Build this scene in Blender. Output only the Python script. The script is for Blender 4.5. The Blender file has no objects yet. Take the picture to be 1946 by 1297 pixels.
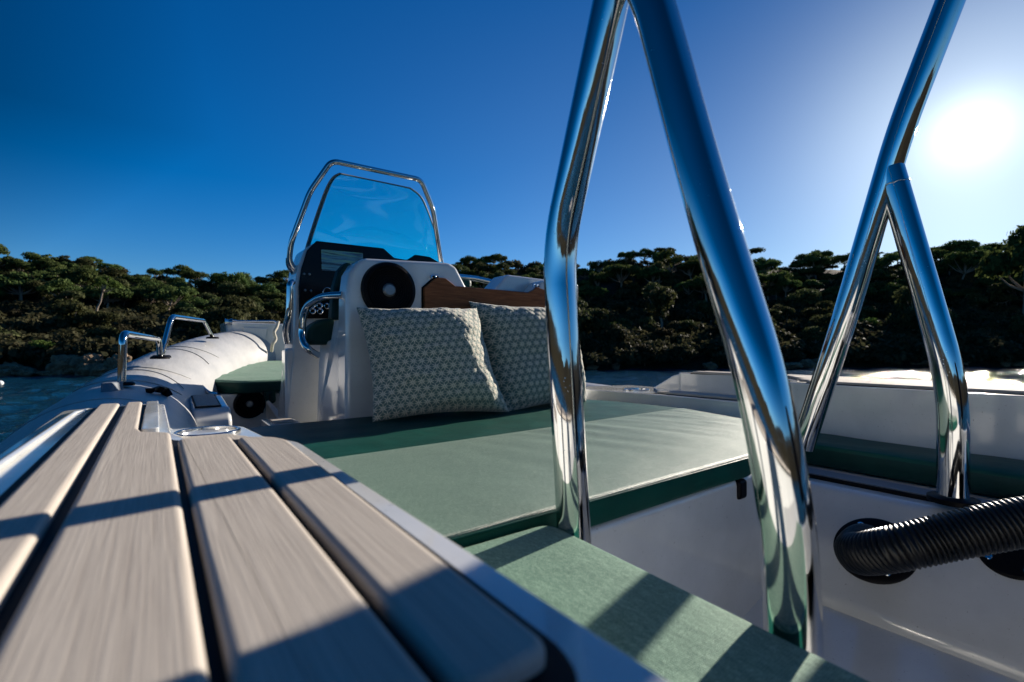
import bpy, bmesh, math, random
import numpy as np
from mathutils import Vector, Matrix, noise
C = bpy.context.scene.collection
S = bpy.context.scene
R_ = math.radians
# ------------------------------------------------------------------ camera
TH = R_(37.2)                       # camera yaw from the bow (+Y) towards starboard (+X)
FOC, CX, CY = 890.0, 973.0, 662.0   # focal length, centre column and horizon row of the 1946 px frame
cam = bpy.data.objects.new('camera', bpy.data.cameras.new('camera')); C.objects.link(cam)
cam.location = (0, 0, 0); cam.rotation_euler = (R_(90), 0, -TH)
cd = cam.data; cd.sensor_width = 36; cd.lens = FOC/1946*36; cd.shift_y = (CY-648.5)/1946
cd.clip_start = 0.01; cd.clip_end = 6000
cd.dof.use_dof = True; cd.dof.focus_distance = 1.75; cd.dof.aperture_fstop = 3.6; cd.dof.aperture_blades = 7
S.camera = cam
# ------------------------------------------------------------------ sky and sun
SUN_EL = R_(18.3); SUN_AZ = TH + math.atan((1845-CX)/FOC)     # azimuth from +Y towards +X
SUN = Vector((math.sin(SUN_AZ)*math.cos(SUN_EL), math.cos(SUN_AZ)*math.cos(SUN_EL), math.sin(SUN_EL)))
w = bpy.data.worlds.new('World'); S.world = w; w.use_nodes = True
nt = w.node_tree; N = nt.nodes; L = nt.links
bg = N['Background']
sky = N.new('ShaderNodeTexSky'); sky.sky_type = 'NISHITA'; sky.sun_disc = False
sky.sun_elevation = SUN_EL; sky.sun_rotation = SUN_AZ; sky.air_density = 1.0; sky.dust_density = 0.2; sky.ozone_density = 4.0
tc = N.new('ShaderNodeTexCoord')
hsv = N.new('ShaderNodeHueSaturation'); hsv.inputs['Saturation'].default_value = 1.33
gm = N.new('ShaderNodeGamma'); gm.inputs['Gamma'].default_value = 1.12
L.new(sky.outputs[0], gm.inputs[0]); L.new(gm.outputs[0], hsv.inputs['Color'])
dot = N.new('ShaderNodeVectorMath'); dot.operation = 'DOT_PRODUCT'
nrm = N.new('ShaderNodeVectorMath'); nrm.operation = 'NORMALIZE'
L.new(tc.outputs['Generated'], nrm.inputs[0]); L.new(nrm.outputs[0], dot.inputs[0]); dot.inputs[1].default_value = SUN
def mathn(op, a, b=None, clamp=False):
    m = N.new('ShaderNodeMath'); m.operation = op; m.use_clamp = clamp
    for i, v in enumerate((a, b)):
        if v is None: continue
        if isinstance(v, (int, float)): m.inputs[i].default_value = v
        else: L.new(v, m.inputs[i])
    return m.outputs[0]
d0 = mathn('MAXIMUM', dot.outputs['Value'], 0.0)
# forward-scattered light of the air round the sun (aureole)
g1 = mathn('MULTIPLY', mathn('POWER', d0, 900.0), 8.0)
g2 = mathn('MULTIPLY', mathn('POWER', d0, 60.0), 4.2)
sepz = N.new('ShaderNodeSeparateXYZ'); L.new(nrm.outputs[0], sepz.inputs[0])
g3 = mathn('MULTIPLY', mathn('MULTIPLY', mathn('POWER', d0, 3.2), 1.75), mathn('MAXIMUM', mathn('SUBTRACT', 1.45, mathn('MULTIPLY', sepz.outputs[2], 2.1)), 0.15))
gs = mathn('ADD', mathn('ADD', g1, g2), g3)
gc = N.new('ShaderNodeVectorMath'); gc.operation = 'SCALE'; gc.inputs[0].default_value = (.92, 1.0, 0.84); L.new(gs, gc.inputs['Scale'])
sepz = N.new('ShaderNodeSeparateXYZ'); L.new(nrm.outputs[0], sepz.inputs[0])
# the clear sky is deepest high up and away from the sun, and paler towards the horizon
deep = mathn('MINIMUM', mathn('ADD', mathn('ADD', .36, mathn('MULTIPLY', d0, 2.0)), mathn('MULTIPLY', mathn('MAXIMUM', mathn('SUBTRACT', .35, sepz.outputs[2]), 0.0), 2.6)), 1.0)
deep = mathn('MULTIPLY', deep, mathn('SUBTRACT', 1.0, mathn('MULTIPLY', mathn('POWER', d0, 3.0), .45)))
tint = N.new('ShaderNodeVectorMath'); tint.operation = 'MULTIPLY'; tint.inputs[1].default_value = (.92, 1.0, 1.17); L.new(hsv.outputs[0], tint.inputs[0])
dk = N.new('ShaderNodeVectorMath'); dk.operation = 'SCALE'; L.new(tint.outputs[0], dk.inputs[0]); L.new(deep, dk.inputs['Scale'])
add = N.new('ShaderNodeVectorMath'); add.operation = 'ADD'
L.new(dk.outputs[0], add.inputs[0]); L.new(gc.outputs[0], add.inputs[1])
L.new(add.outputs[0], bg.inputs[0]); bg.inputs[1].default_value = 0.05
sl = bpy.data.objects.new('sun', bpy.data.lights.new('sun', 'SUN')); C.objects.link(sl)
sl.data.energy = 5.0; sl.data.angle = R_(0.55); sl.data.color = (1.0, 0.90, 0.78)
sl.rotation_euler = SUN.to_track_quat('Z', 'Y').to_euler()
S.view_settings.view_transform = 'Standard'; S.view_settings.look = 'None'
S.view_settings.exposure = 0.85; S.view_settings.gamma = 1.0; S.view_settings.use_curve_mapping = False
S.cycles.max_bounces = 8; S.cycles.transparent_max_bounces = 12
S.cycles.use_denoising = True
random.seed(5); rng = np.random.default_rng(11)
FW = Vector((math.sin(TH), math.cos(TH), 0)); RT = Vector((math.cos(TH), -math.sin(TH), 0)); UP = Vector((0, 0, 1))
WZ = -1.5                                                     # water level; the lens is the origin
def P(px, py, X=None, Y=None, Z=None, F=None):
    """point seen at (px, py) of the photo on the plane X=, Y=, Z= or at depth F=  (metres)"""
    d = FW + RT*((px-CX)/FOC) + UP*((CY-py)/FOC)
    if X is not None: f = X/d.x
    elif Y is not None: f = Y/d.y
    elif Z is not None: f = Z/d.z
    else: f = F
    return d*f
# ------------------------------------------------------------------ materials
def mat(name, col=(.5,.5,.5), rough=.5, metal=0.0, spec=.5, coat=0.0, **kw):
    m = bpy.data.materials.new(name); m.use_nodes = True
    b = m.node_tree.nodes['Principled BSDF']
    b.inputs['Base Color'].default_value = (*col, 1); b.inputs['Roughness'].default_value = rough
    b.inputs['Metallic'].default_value = metal; b.inputs['Specular IOR Level'].default_value = spec
    b.inputs['Coat Weight'].default_value = coat; b.inputs['Coat Roughness'].default_value = .05
    for k, v in kw.items(): b.inputs[k.replace('_', ' ')].default_value = v
    return m
class NB:
    """small node-tree helper"""
    def __init__(s, m): s.m = m; s.n = m.node_tree.nodes; s.l = m.node_tree.links; s.b = s.n['Principled BSDF']
    def link(s, a, b): s.l.new(a, b)
    def coord(s, kind='Object', scale=(1,1,1), rot=(0,0,0)):
        t = s.n.new('ShaderNodeTexCoord'); mp = s.n.new('ShaderNodeMapping'); mp.inputs['Scale'].default_value = scale; mp.inputs['Rotation'].default_value = rot
        s.link(t.outputs[kind], mp.inputs[0]); return mp.outputs[0]
    def noise(s, vec, scale=5, detail=4, rough=.5, dist=0):
        t = s.n.new('ShaderNodeTexNoise'); t.inputs['Scale'].default_value = scale; t.inputs['Detail'].default_value = detail
        t.inputs['Roughness'].default_value = rough; t.inputs['Distortion'].default_value = dist; s.link(vec, t.inputs['Vector']); return t.outputs['Fac']
    def voro(s, vec, scale=5, feature='F1'):
        t = s.n.new('ShaderNodeTexVoronoi'); t.inputs['Scale'].default_value = scale; t.feature = feature; s.link(vec, t.inputs['Vector']); return t.outputs['Distance']
    def wave(s, vec, scale=5, axis='X', dist=0):
        t = s.n.new('ShaderNodeTexWave'); t.bands_direction = axis; t.inputs['Scale'].default_value = scale; t.inputs['Distortion'].default_value = dist; s.link(vec, t.inputs['Vector']); return t.outputs['Fac']
    def ramp(s, fac, stops):
        r = s.n.new('ShaderNodeValToRGB'); e = r.color_ramp.elements
        while len(e) < len(stops): e.new(.5)
        for k, (p, c) in enumerate(stops): e[k].position = p; e[k].color = (*c, 1) if len(c) == 3 else c
        s.link(fac, r.inputs[0]); return r.outputs[0]
    def math(s, op, a, b=None, c=None, clamp=False):
        m = s.n.new('ShaderNodeMath'); m.operation = op; m.use_clamp = clamp
        for i, v in enumerate((a, b, c)):
            if v is None: continue
            if isinstance(v, (int, float)): m.inputs[i].default_value = v
            else: s.link(v, m.inputs[i])
        return m.outputs[0]
    def mix(s, fac, a, b, typ='MIX'):
        m = s.n.new('ShaderNodeMix'); m.data_type = 'RGBA'; m.blend_type = typ
        for i, v in ((0, fac), (6, a), (7, b)):
            if isinstance(v, (int, float)): m.inputs[i].default_value = v
            elif isinstance(v, tuple): m.inputs[i].default_value = (*v, 1)
            else: s.link(v, m.inputs[i])
        return m.outputs[2]
    def bump(s, h, strength=.3, dist=.01, prev=None):
        b = s.n.new('ShaderNodeBump'); b.inputs['Strength'].default_value = strength; b.inputs['Distance'].default_value = dist
        s.link(h, b.inputs['Height'])
        if prev is not None: s.link(prev, b.inputs['Normal'])
        return b.outputs[0]
    def col(s, c): s.link(c, s.b.inputs['Base Color'])
    def rough(s, c): s.link(c, s.b.inputs['Roughness'])
    def normal(s, c): s.link(c, s.b.inputs['Normal'])
M = {}
def m_gel():
    m = mat('gelcoat', (.62,.63,.62), .14, spec=.5, coat=.6); n = NB(m); v = n.coord()
    s1 = n.noise(v, 6, 5, .6); s2 = n.noise(v, 140, 3, .7)
    c = n.ramp(s1, [(.35, (.575,.58,.56)), (.7, (.66,.665,.645))])
    sp = n.ramp(s2, [(.27, (.45,.44,.42)), (.34, (1,1,1))])
    n.col(n.mix(1.0, c, sp, 'MULTIPLY')); n.rough(n.ramp(s1, [(.3, (.10,)*3), (.75, (.24,)*3)]))
    n.normal(n.bump(n.noise(v, 3.0, 2), .12, .01)); return m
def m_tube():
    m = mat('tube_fabric', (.56,.57,.56), .42, spec=.45); n = NB(m); v = n.coord()
    c = n.ramp(n.noise(v, 5, 5, .65), [(.3, (.34,.345,.34)), (.7, (.41,.41,.40))]); n.col(c)
    h = n.noise(v, 900, 2, .5)
    w_ = n.noise(n.coord(scale=(9, 1.2, 9)), 2.2, 3)
    n.normal(n.bump(w_, .35, .012, n.bump(h, .25, .001))); return m
def m_teak():
    m = mat('teak_strip', (.4,.36,.32), .75, spec=.08); n = NB(m)
    a = n.noise(n.coord(scale=(620, 9, 60)), 1.0, 3, .6); b = n.noise(n.coord(scale=(38, 1.3, 10)), 1.0, 3, .6, .3)
    c = n.mix(.4, n.ramp(a, [(.25, (.31,.27,.23)), (.5, (.44,.395,.34)), (.75, (.56,.51,.44))]), n.ramp(b, [(.3, (.36,.32,.275)), (.7, (.50,.455,.395))]))
    n.col(c); n.normal(n.bump(a, .35, .0012)); return m
def m_fabric(name, c0, c1, c2, scale=1.0, sheen=.5, rgh=.5, spc=.5):
    m = mat(name, c1, rgh, spec=spc); n = NB(m); n.b.inputs['Sheen Weight'].default_value = sheen; n.b.inputs['Sheen Roughness'].default_value = .35
    n.b.inputs['Sheen Tint'].default_value = (.85, .95, .85, 1)
    v = n.coord(); wx = n.wave(v, 150*scale, 'X', .8); wy = n.wave(v, 150*scale, 'Y', .8)
    wv = n.math('MULTIPLY', wx, wy); sl_ = n.noise(n.coord(scale=(1, .3, 1), rot=(0,0,.1)), 330*scale, 3, .7); fl = n.noise(v, 620*scale, 2, .6)
    f = n.math('ADD', n.math('MULTIPLY', sl_, .5), n.math('MULTIPLY', fl, .55))
    n.col(n.mix(n.math('MULTIPLY', wv, .35), n.ramp(f, [(.38, c0), (.55, c1), (.72, c2)]), c2))
    hh = n.math('ADD', wv, n.math('MULTIPLY', fl, 1.2))
    n.normal(n.bump(n.noise(v, 7, 2), .25, .02, n.bump(hh, .55, .0012))); return m
def m_vinyl(name, c):
    m = mat(name, c, .5, spec=.18); n = NB(m); v = n.coord()
    vr = n.voro(v, 420); n.col(n.ramp(n.noise(v, 11, 4), [(.3, tuple(x*.8 for x in c)), (.7, tuple(x*1.15 for x in c))]))
    n.normal(n.bump(n.noise(v, 6, 3), .3, .02, n.bump(vr, .35, .0008))); return m
def m_steel():
    m = mat('polished_steel', (.60,.61,.62), .05, 1.0); n = NB(m); v = n.coord()
    sp = n.ramp(n.voro(v, 120), [(.10, (.22,)*3), (.16, (0,0,0))]); n.rough(n.mix(1.0, n.ramp(n.noise(v, 14, 5, .75), [(.35, (.02,)*3), (.8, (.13,)*3)]), n.mix(1.0, sp, n.ramp(n.noise(v, 25, 2), [(.5, (0,0,0)), (.6, (1,1,1))]), 'MULTIPLY'), 'ADD'))
    n.normal(n.bump(n.noise(v, 9, 1), .05, .01)); return m
def m_wood():
    m = mat('varnished_teak', (.13,.055,.025), .45, spec=.15); n = NB(m)
    a = n.noise(n.coord(scale=(1.2, 1, 14)), 5, 6, .65, .8)
    n.col(n.ramp(a, [(.3, (.11,.036,.012)), (.55, (.23,.082,.028)), (.8, (.32,.13,.05))])); n.normal(n.bump(a, .15, .002)); return m
def m_pillow():
    m = mat('pillow_weave', (.3,.3,.25), .85, spec=.2); n = NB(m); n.b.inputs['Sheen Weight'].default_value = .3
    tcn = n.n.new('ShaderNodeTexCoord'); sx = n.n.new('ShaderNodeSeparateXYZ'); n.link(tcn.outputs['UV'], sx.inputs[0])
    K = 17.0
    row = n.math('FLOOR', n.math('MULTIPLY', sx.outputs[1], K))
    off = n.math('MULTIPLY', n.math('MODULO', row, 2.0), .5)
    cu = n.math('SUBTRACT', n.math('FRACT', n.math('ADD', n.math('MULTIPLY', sx.outputs[0], K), off)), .5)
    cv = n.math('SUBTRACT', n.math('FRACT', n.math('MULTIPLY', sx.outputs[1], K)), .5)
    r = n.math('SQRT', n.math('ADD', n.math('MULTIPLY', cu, cu), n.math('MULTIPLY', cv, cv)))
    an = n.math('ARCTAN2', cv, cu)
    petal = n.math('ABSOLUTE', n.math('COSINE', n.math('MULTIPLY', an, 4.0)))
    star = n.math('LESS_THAN', r, n.math('ADD', .10, n.math('MULTIPLY', n.math('POWER', petal, 1.6), .36)))
    ray = n.math('MULTIPLY', n.math('GREATER_THAN', petal, .86), n.math('LESS_THAN', r, .47))
    core = n.math('LESS_THAN', r, .07)
    # thin lattice between stars
    la = n.math('ABSOLUTE', n.math('SUBTRACT', n.math('ABSOLUTE', cu), n.math('ABSOLUTE', cv)))
    lat = n.math('MULTIPLY', n.math('LESS_THAN', la, .045), .75)
    f = n.math('MAXIMUM', n.math('MULTIPLY', star, n.math('SUBTRACT', 1.0, n.math('MULTIPLY', n.math('GREATER_THAN', n.math('FRACT', n.math('MULTIPLY', an, 2.546)), .78), .5))), lat)
    f = n.math('SUBTRACT', f, core, clamp=True); f = n.math('MAXIMUM', f, n.math('MULTIPLY', ray, .6))
    fn = n.noise(n.coord(), 240, 3, .7)
    f2 = n.math('ADD', n.math('MULTIPLY', f, .9), n.math('MULTIPLY', n.math('SUBTRACT', fn, .5), .8), clamp=True)
    n.col(n.ramp(f2, [(.05, (.11,.165,.145)), (.5, (.36,.35,.275)), (.95, (.72,.64,.49))]))
    n.normal(n.bump(fn, .5, .0015, n.bump(f, .35, .0015))); return m
def m_leaf(name, dark, mid, light):
    m = mat(name, mid, .75, spec=.08); n = NB(m)
    oi = n.n.new('ShaderNodeObjectInfo')
    g = n.n.new('ShaderNodeNewGeometry')
    f = n.math('ADD', n.math('MULTIPLY', n.noise(n.coord(), 1.3, 3), .7), n.math('MULTIPLY', g.outputs['Random Per Island'], .38))
    c = n.ramp(f, [(.25, dark), (.55, mid), (.85, light)])
    h = n.n.new('ShaderNodeHueSaturation'); n.link(c, h.inputs['Color'])
    n.link(n.math('ADD', .475, n.math('MULTIPLY', oi.outputs['Random'], .05)), h.inputs['Hue'])
    n.link(n.math('ADD', .65, n.math('MULTIPLY', oi.outputs['Random'], .6)), h.inputs['Value'])
    n.col(h.outputs[0])
    tr = n.n.new('ShaderNodeBsdfTranslucent'); n.link(h.outputs[0], tr.inputs[0])
    mx = n.n.new('ShaderNodeMixShader'); mx.inputs[0].default_value = .32
    out = n.n['Material Output']; n.link(n.b.outputs[0], mx.inputs[1]); n.link(tr.outputs[0], mx.inputs[2]); n.link(mx.outputs[0], out.inputs[0]); return m
def m_water():
    m = mat('sea_water', (.004,.028,.045), .035, spec=.38, IOR=1.33); n = NB(m)
    v = n.coord(); b = n.noise(n.coord(scale=(1,1.6,1), rot=(0,0,-.3)), 7, 4, .6, .4)
    n.normal(n.bump(b, 1.0, .05)); return m
def m_ground():
    m = mat('hill_soil', (.05,.04,.025), .9, spec=.1); n = NB(m); v = n.coord()
    n.col(n.ramp(n.noise(v, .7, 6, .65), [(.3, (.012,.014,.008)), (.55, (.035,.030,.018)), (.8, (.085,.06,.038))])); n.normal(n.bump(n.noise(v, 3, 6, .7), .8, .2)); return m
def m_rock():
    m = mat('shore_rock', (.3,.22,.14), .85, spec=.2); n = NB(m); v = n.coord()
    n.col(n.ramp(n.noise(v, 1.6, 6, .7), [(.3, (.08,.06,.04)), (.5, (.27,.19,.12)), (.75, (.45,.33,.21))])); n.normal(n.bump(n.noise(v, 4, 6, .75), .9, .15)); return m
def m_glass():
    m = bpy.data.materials.new('tinted_acrylic'); m.use_nodes = True; n = m.node_tree.nodes; l = m.node_tree.links
    for x in list(n):
        if x.type == 'BSDF_PRINCIPLED': n.remove(x)
    t = n.new('ShaderNodeBsdfTransparent'); t.inputs[0].default_value = (.10, 1.0, 1.0, 1)
    g = n.new('ShaderNodeBsdfGlossy'); g.inputs['Roughness'].default_value = .03; g.inputs[0].default_value = (.9,.95,1,1)
    df = n.new('ShaderNodeBsdfDiffuse'); df.inputs[0].default_value = (.35,.6,.7,1)
    fr = n.new('ShaderNodeFresnel'); fr.inputs[0].default_value = 1.5
    tc_ = n.new('ShaderNodeTexCoord'); ns = n.new('ShaderNodeTexNoise'); ns.inputs['Scale'].default_value = 4.5; ns.inputs['Detail'].default_value = 4; l.new(tc_.outputs['Object'], ns.inputs['Vector'])
    rp = n.new('ShaderNodeValToRGB'); rp.color_ramp.elements[0].position = .5; rp.color_ramp.elements[0].color = (.035,)*3+(1,); rp.color_ramp.elements[1].position = .72; rp.color_ramp.elements[1].color = (.05,)*3+(1,); l.new(ns.outputs['Fac'], rp.inputs[0])
    m1 = n.new('ShaderNodeMixShader'); l.new(fr.outputs[0], m1.inputs[0]); l.new(t.outputs[0], m1.inputs[1]); l.new(g.outputs[0], m1.inputs[2])
    m2 = n.new('ShaderNodeMixShader'); l.new(rp.outputs[0], m2.inputs[0]); l.new(m1.outputs[0], m2.inputs[1]); l.new(df.outputs[0], m2.inputs[2])
    l.new(m2.outputs[0], n['Material Output'].inputs[0]); return m
def m_screen():
    m = mat('plotter_screen', (.008,.01,.014), .08, spec=.6); n = NB(m); v = n.coord()
    c = n.ramp(n.noise(n.coord(scale=(1.2,1,24)), 1.5, 4, .7), [(.42, (.004,.006,.012)), (.5, (.012,.05,.11)), (.56, (.03,.09,.08)), (.62, (.004,.008,.02))])
    n.link(c, n.b.inputs['Emission Color']); n.b.inputs['Emission Strength'].default_value = .3; return m
M['gel'] = m_gel(); M['tube'] = m_tube(); M['teak'] = m_teak(); M['steel'] = m_steel(); M['wood'] = m_wood()
M['pad'] = m_fabric('sage_canvas', (.050,.115,.084), (.095,.180,.130), (.24,.33,.25), 1.0, .12); M['pad2'] = m_fabric('green_canvas', (.045,.125,.090), (.12,.24,.17), (.28,.42,.31), .66, .15, .72, .22)
M['vin'] = m_vinyl('bottle_green_vinyl', (.003,.060,.044)); M['vin2'] = m_vinyl('deep_green_vinyl', (.004,.036,.031))
M['pil'] = m_pillow(); M['water'] = m_water(); M['ground'] = m_ground(); M['rock'] = m_rock(); M['glass'] = m_glass(); M['screen'] = m_screen()
M['black'] = mat('black_caulk', (.004,.0045,.006), .6, spec=.12); M['grille'] = mat('black_plastic', (.004,.004,.0055), .42, spec=.10)
M['dash'] = mat('black_acrylic', (.003,.0035,.006), .22, spec=.18); M['hose'] = mat('black_hose', (.006,.0065,.007), .3, spec=.35)
M['cap'] = mat('speaker_cap', (.22,.24,.25), .35, .6); M['grey'] = mat('grey_rubber', (.16,.18,.20), .6); M['rope'] = mat('rope_fibre', (.55,.50,.40), .9)
M['white'] = mat('white_plastic', (.75,.75,.74), .35); M['bark'] = mat('pale_bark', (.30,.25,.205), .9, spec=.1); M['post'] = mat('weathered_post', (.16,.14,.12), .9, spec=.1)
M['lead'] = mat('inner_steel', (.5,.5,.5), .18, 1.0)
LF = {'pine': m_leaf('pine_needles', (.026,.044,.012), (.070,.105,.030), (.15,.19,.06)),
      'oak': m_leaf('oak_leaves', (.024,.034,.013), (.062,.074,.028), (.14,.145,.06)),
      'maquis': m_leaf('maquis_leaves', (.022,.026,.012), (.055,.054,.026), (.12,.10,.055)),
      'bright': m_leaf('young_leaves', (.035,.060,.012), (.085,.13,.028), (.17,.23,.06))}
# ------------------------------------------------------------------ mesh helpers
def sharp(me, ang=35):
    for p in me.polygons: p.use_smooth = True
    me.set_sharp_from_angle(angle=R_(ang))
def link(name, me, m, parent=None, bevel=0, seg=3, recenter=True, ang=35, mats=None):
    o = bpy.data.objects.new(name, me); C.objects.link(o)
    for k in (mats or [m]): me.materials.append(k)
    if recenter and len(me.vertices):
        co = np.empty(len(me.vertices)*3, 'f'); me.vertices.foreach_get('co', co); co = co.reshape(-1, 3)
        lo, hi = co.min(0), co.max(0); c = Vector(((lo[0]+hi[0])/2, (lo[1]+hi[1])/2, lo[2])); me.transform(Matrix.Translation(-c)); o.location = c
    sharp(me, ang)
    if bevel:
        b = o.modifiers.new('bevel', 'BEVEL'); b.width = bevel; b.segments = seg; b.limit_method = 'ANGLE'; b.angle_limit = R_(25); b.harden_normals = True
    if parent: 
        o.parent = parent; o.matrix_parent_inverse = wmat(parent).inverted()
    return o
def wmat(o):
    mloc = Matrix.LocRotScale(o.location, o.rotation_euler, o.scale)
    return wmat(o.parent) @ o.matrix_parent_inverse @ mloc if o.parent else mloc
def tag(o, label=None, cat=None, group=None, kind=None):
    if label: o['label'] = label
    if cat: o['category'] = cat
    if group: o['group'] = group
    if kind: o['kind'] = kind
    return o
def thing(name, loc, label, cat, group=None):
    o = bpy.data.objects.new(name, None); C.objects.link(o); o.location = loc; o.empty_display_size = .2
    return tag(o, label, cat, group)
def M_(v, f): me = bpy.data.meshes.new('mesh'); me.from_pydata([tuple(x) for x in v], [], f); me.validate(); me.update(); return me
def from_bm(bm):
    bmesh.ops.recalc_face_normals(bm, faces=bm.faces); me = bpy.data.meshes.new('mesh'); bm.to_mesh(me); bm.free(); return me
def prism_me(poly, vec, parts=None):
    """polygon (3-D points) extruded by vec"""
    bm = bmesh.new()
    for pl, ve in ([(poly, vec)] + (parts or [])):
        a = [bm.verts.new(p) for p in pl]; b = [bm.verts.new(Vector(p)+Vector(ve)) for p in pl]; n = len(a)
        bm.faces.new(a); bm.faces.new(b[::-1])
        for i in range(n): bm.faces.new((a[i], b[i], b[(i+1) % n], a[(i+1) % n]))
    return from_bm(bm)
def box_me(x0, x1, y0, y1, z0, z1):
    return prism_me([(x0,y0,z0), (x1,y0,z0), (x1,y1,z0), (x0,y1,z0)], (0,0,z1-z0))
def flat(poly, z0, z1): return prism_me([(x, y, z0) for x, y in poly], (0,0,z1-z0))
def fillet(pts, rad, n=7):
    """round the inner corners of a 3-D polyline"""
    pts = [Vector(p) for p in pts]; out = [pts[0]]
    if not isinstance(rad, (list, tuple)): rad = [rad]*len(pts)
    for i in range(1, len(pts)-1):
        a, b, c = pts[i-1], pts[i], pts[i+1]; u = (a-b); v = (c-b); lu, lv = u.length, v.length; u.normalize(); v.normalize()
        k = min(rad[i], lu*.48, lv*.48); p0 = b+u*k; p1 = b+v*k
        for j in range(n+1):
            t = j/n; out.append(p0*(1-t)**2 + b*2*t*(1-t) + p1*t*t)
    out.append(pts[-1]); return out
def sweep(pts, r, n=24, cap=True, bm=None, aspect=1.0):
    own = bm is None; bm = bm or bmesh.new(); pts = [Vector(p) for p in pts]
    rr = r if isinstance(r, (list, tuple)) else [r]*len(pts)
    tans = [(pts[min(i+1, len(pts)-1)]-pts[max(i-1, 0)]).normalized() for i in range(len(pts))]
    up = Vector((0,0,1)) if abs(tans[0].z) < .9 else Vector((0,1,0))
    nx = tans[0].cross(up).normalized(); rings = []
    for i, p in enumerate(pts):
        t = tans[i]; nx = (nx - t*nx.dot(t)).normalized(); ny = t.cross(nx)
        rings.append([bm.verts.new(p + (nx*math.cos(2*math.pi*k/n) + ny*math.sin(2*math.pi*k/n)*aspect)*rr[i]) for k in range(n)])
    for a, b in zip(rings, rings[1:]):
        for k in range(n): bm.faces.new((a[k], a[(k+1) % n], b[(k+1) % n], b[k]))
    if cap: bm.faces.new(rings[0][::-1]); bm.faces.new(rings[-1])
    return from_bm(bm) if own else bm
def spline(pts, n=10):
    pts = [Vector(p) for p in pts]; q = [pts[0]*2-pts[1]] + pts + [pts[-1]*2-pts[-2]]; out = []
    for i in range(1, len(q)-2):
        for j in range(n):
            t = j/n; a, b, c, d = q[i-1], q[i], q[i+1], q[i+2]
            out.append(.5*((2*b) + (c-a)*t + (2*a-5*b+4*c-d)*t*t + (-a+3*b-3*c+d)*t**3))
    out.append(pts[-1]); return out
def lathe(prof, origin, axis, n=48):
    """prof: (radius, along) pairs; closed at radius 0 ends"""
    ax = Vector(axis).normalized(); q = ax.to_track_quat('Z', 'Y'); o = Vector(origin); v = []; f = []
    for r, h in prof:
        for k in range(n): a = 2*math.pi*k/n; v.append(o + q @ Vector((r*math.cos(a), r*math.sin(a), h)))
    for i in range(len(prof)-1):
        for k in range(n): a, b = i*n+k, i*n+(k+1) % n; f.append((a, b, b+n, a+n))
    bm = bmesh.new(); vs = [bm.verts.new(p) for p in v]
    for q_ in f: bm.faces.new([vs[i] for i in q_])
    bmesh.ops.remove_doubles(bm, verts=bm.verts, dist=1e-6); bmesh.ops.dissolve_degenerate(bm, edges=bm.edges, dist=1e-6)
    return from_bm(bm)
def round_poly(poly, rads, n=6):
    out = []; m = len(poly)
    if not isinstance(rads, (list, tuple)): rads = [rads]*m
    for i in range(m):
        a, b, c = [Vector((*poly[(i+k) % m], 0)) for k in (-1, 0, 1)]; u = a-b; v = c-b; k = min(rads[i], u.length*.45, v.length*.45); u.normalize(); v.normalize()
        for j in range(n+1): t = j/n; q = (b+u*k)*(1-t)**2 + b*2*t*(1-t) + (b+v*k)*t*t; out.append((q.x, q.y))
    return out
def resample(poly, step):
    out = []; m = len(poly)
    for i in range(m):
        a = Vector(poly[i]); b = Vector(poly[(i+1) % m]); d = (b-a).length; k = max(1, int(d/step))
        for j in range(k): out.append(a.lerp(b, j/k))
    return out
def cushion(name, poly, ztop, th, mtop, mside, parent=None, rads=.03, edge=.012, crown=.006, rings=26, disp=None, step=.03, piping=None, tilt=None):
    pts = resample(round_poly(poly, rads), step); n = len(pts); cx = sum(p.x for p in pts)/n; cy = sum(p.y for p in pts)/n; c = Vector((cx, cy))
    v = []; mi = []
    def ring(inset, z, top=False, t=1.0):
        for p in pts:
            d = p-c; q = c + d*(1-inset/max(d.length, 1e-6))*t; zz = z
            if top: zz += crown*(1-t**4) + (disp(q.x, q.y)*min(1, (1-t)*9) if disp else 0)
            v.append(Vector((q.x, q.y, zz)))
    ring(edge*.6, ztop-th); ring(0, ztop-th+edge); ring(0, ztop-edge*1.2)
    for a in (30, 60): ring(edge*(1-math.cos(R_(a))), ztop-edge*1.2+edge*1.2*math.sin(R_(a)))
    base = 5
    for k in range(rings): ring(edge, ztop, True, 1-(k/rings)**1.2)
    nr = base+rings; f = []
    for i in range(nr-1):
        for k in range(n): a, b = i*n+k, i*n+(k+1) % n; f.append((a, b, b+n, a+n)); mi.append(0 if i < 3 else 1)
    v.append(Vector((cx, cy, ztop+crown+(disp(cx, cy) if disp else 0)))); last = len(v)-1
    for k in range(n): f.append(((nr-1)*n+k, (nr-1)*n+(k+1) % n, last)); mi.append(1)
    f.append(tuple(range(n))[::-1]); mi.append(0)
    if tilt:
        for p in v: p.z += tilt(p)
    me = M_(v, f); me.polygons.foreach_set('material_index', mi[:len(me.polygons)])
    o = link(name, me, None, parent, ang=60, mats=[mside, mtop])
    if piping:
        bm = bmesh.new(); ring_ = [Vector((p.x, p.y, ztop-edge*.9)) for p in pts]
        if tilt:
            for p in ring_: p.z += tilt(p)
        ring_.append(ring_[0]); sweep([c3 + (c3-Vector((cx, cy, c3.z))).normalized()*.001 for c3 in ring_], .0028, 8, False, bm)
        link('piping', from_bm(bm), piping, o)
    return o
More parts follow.
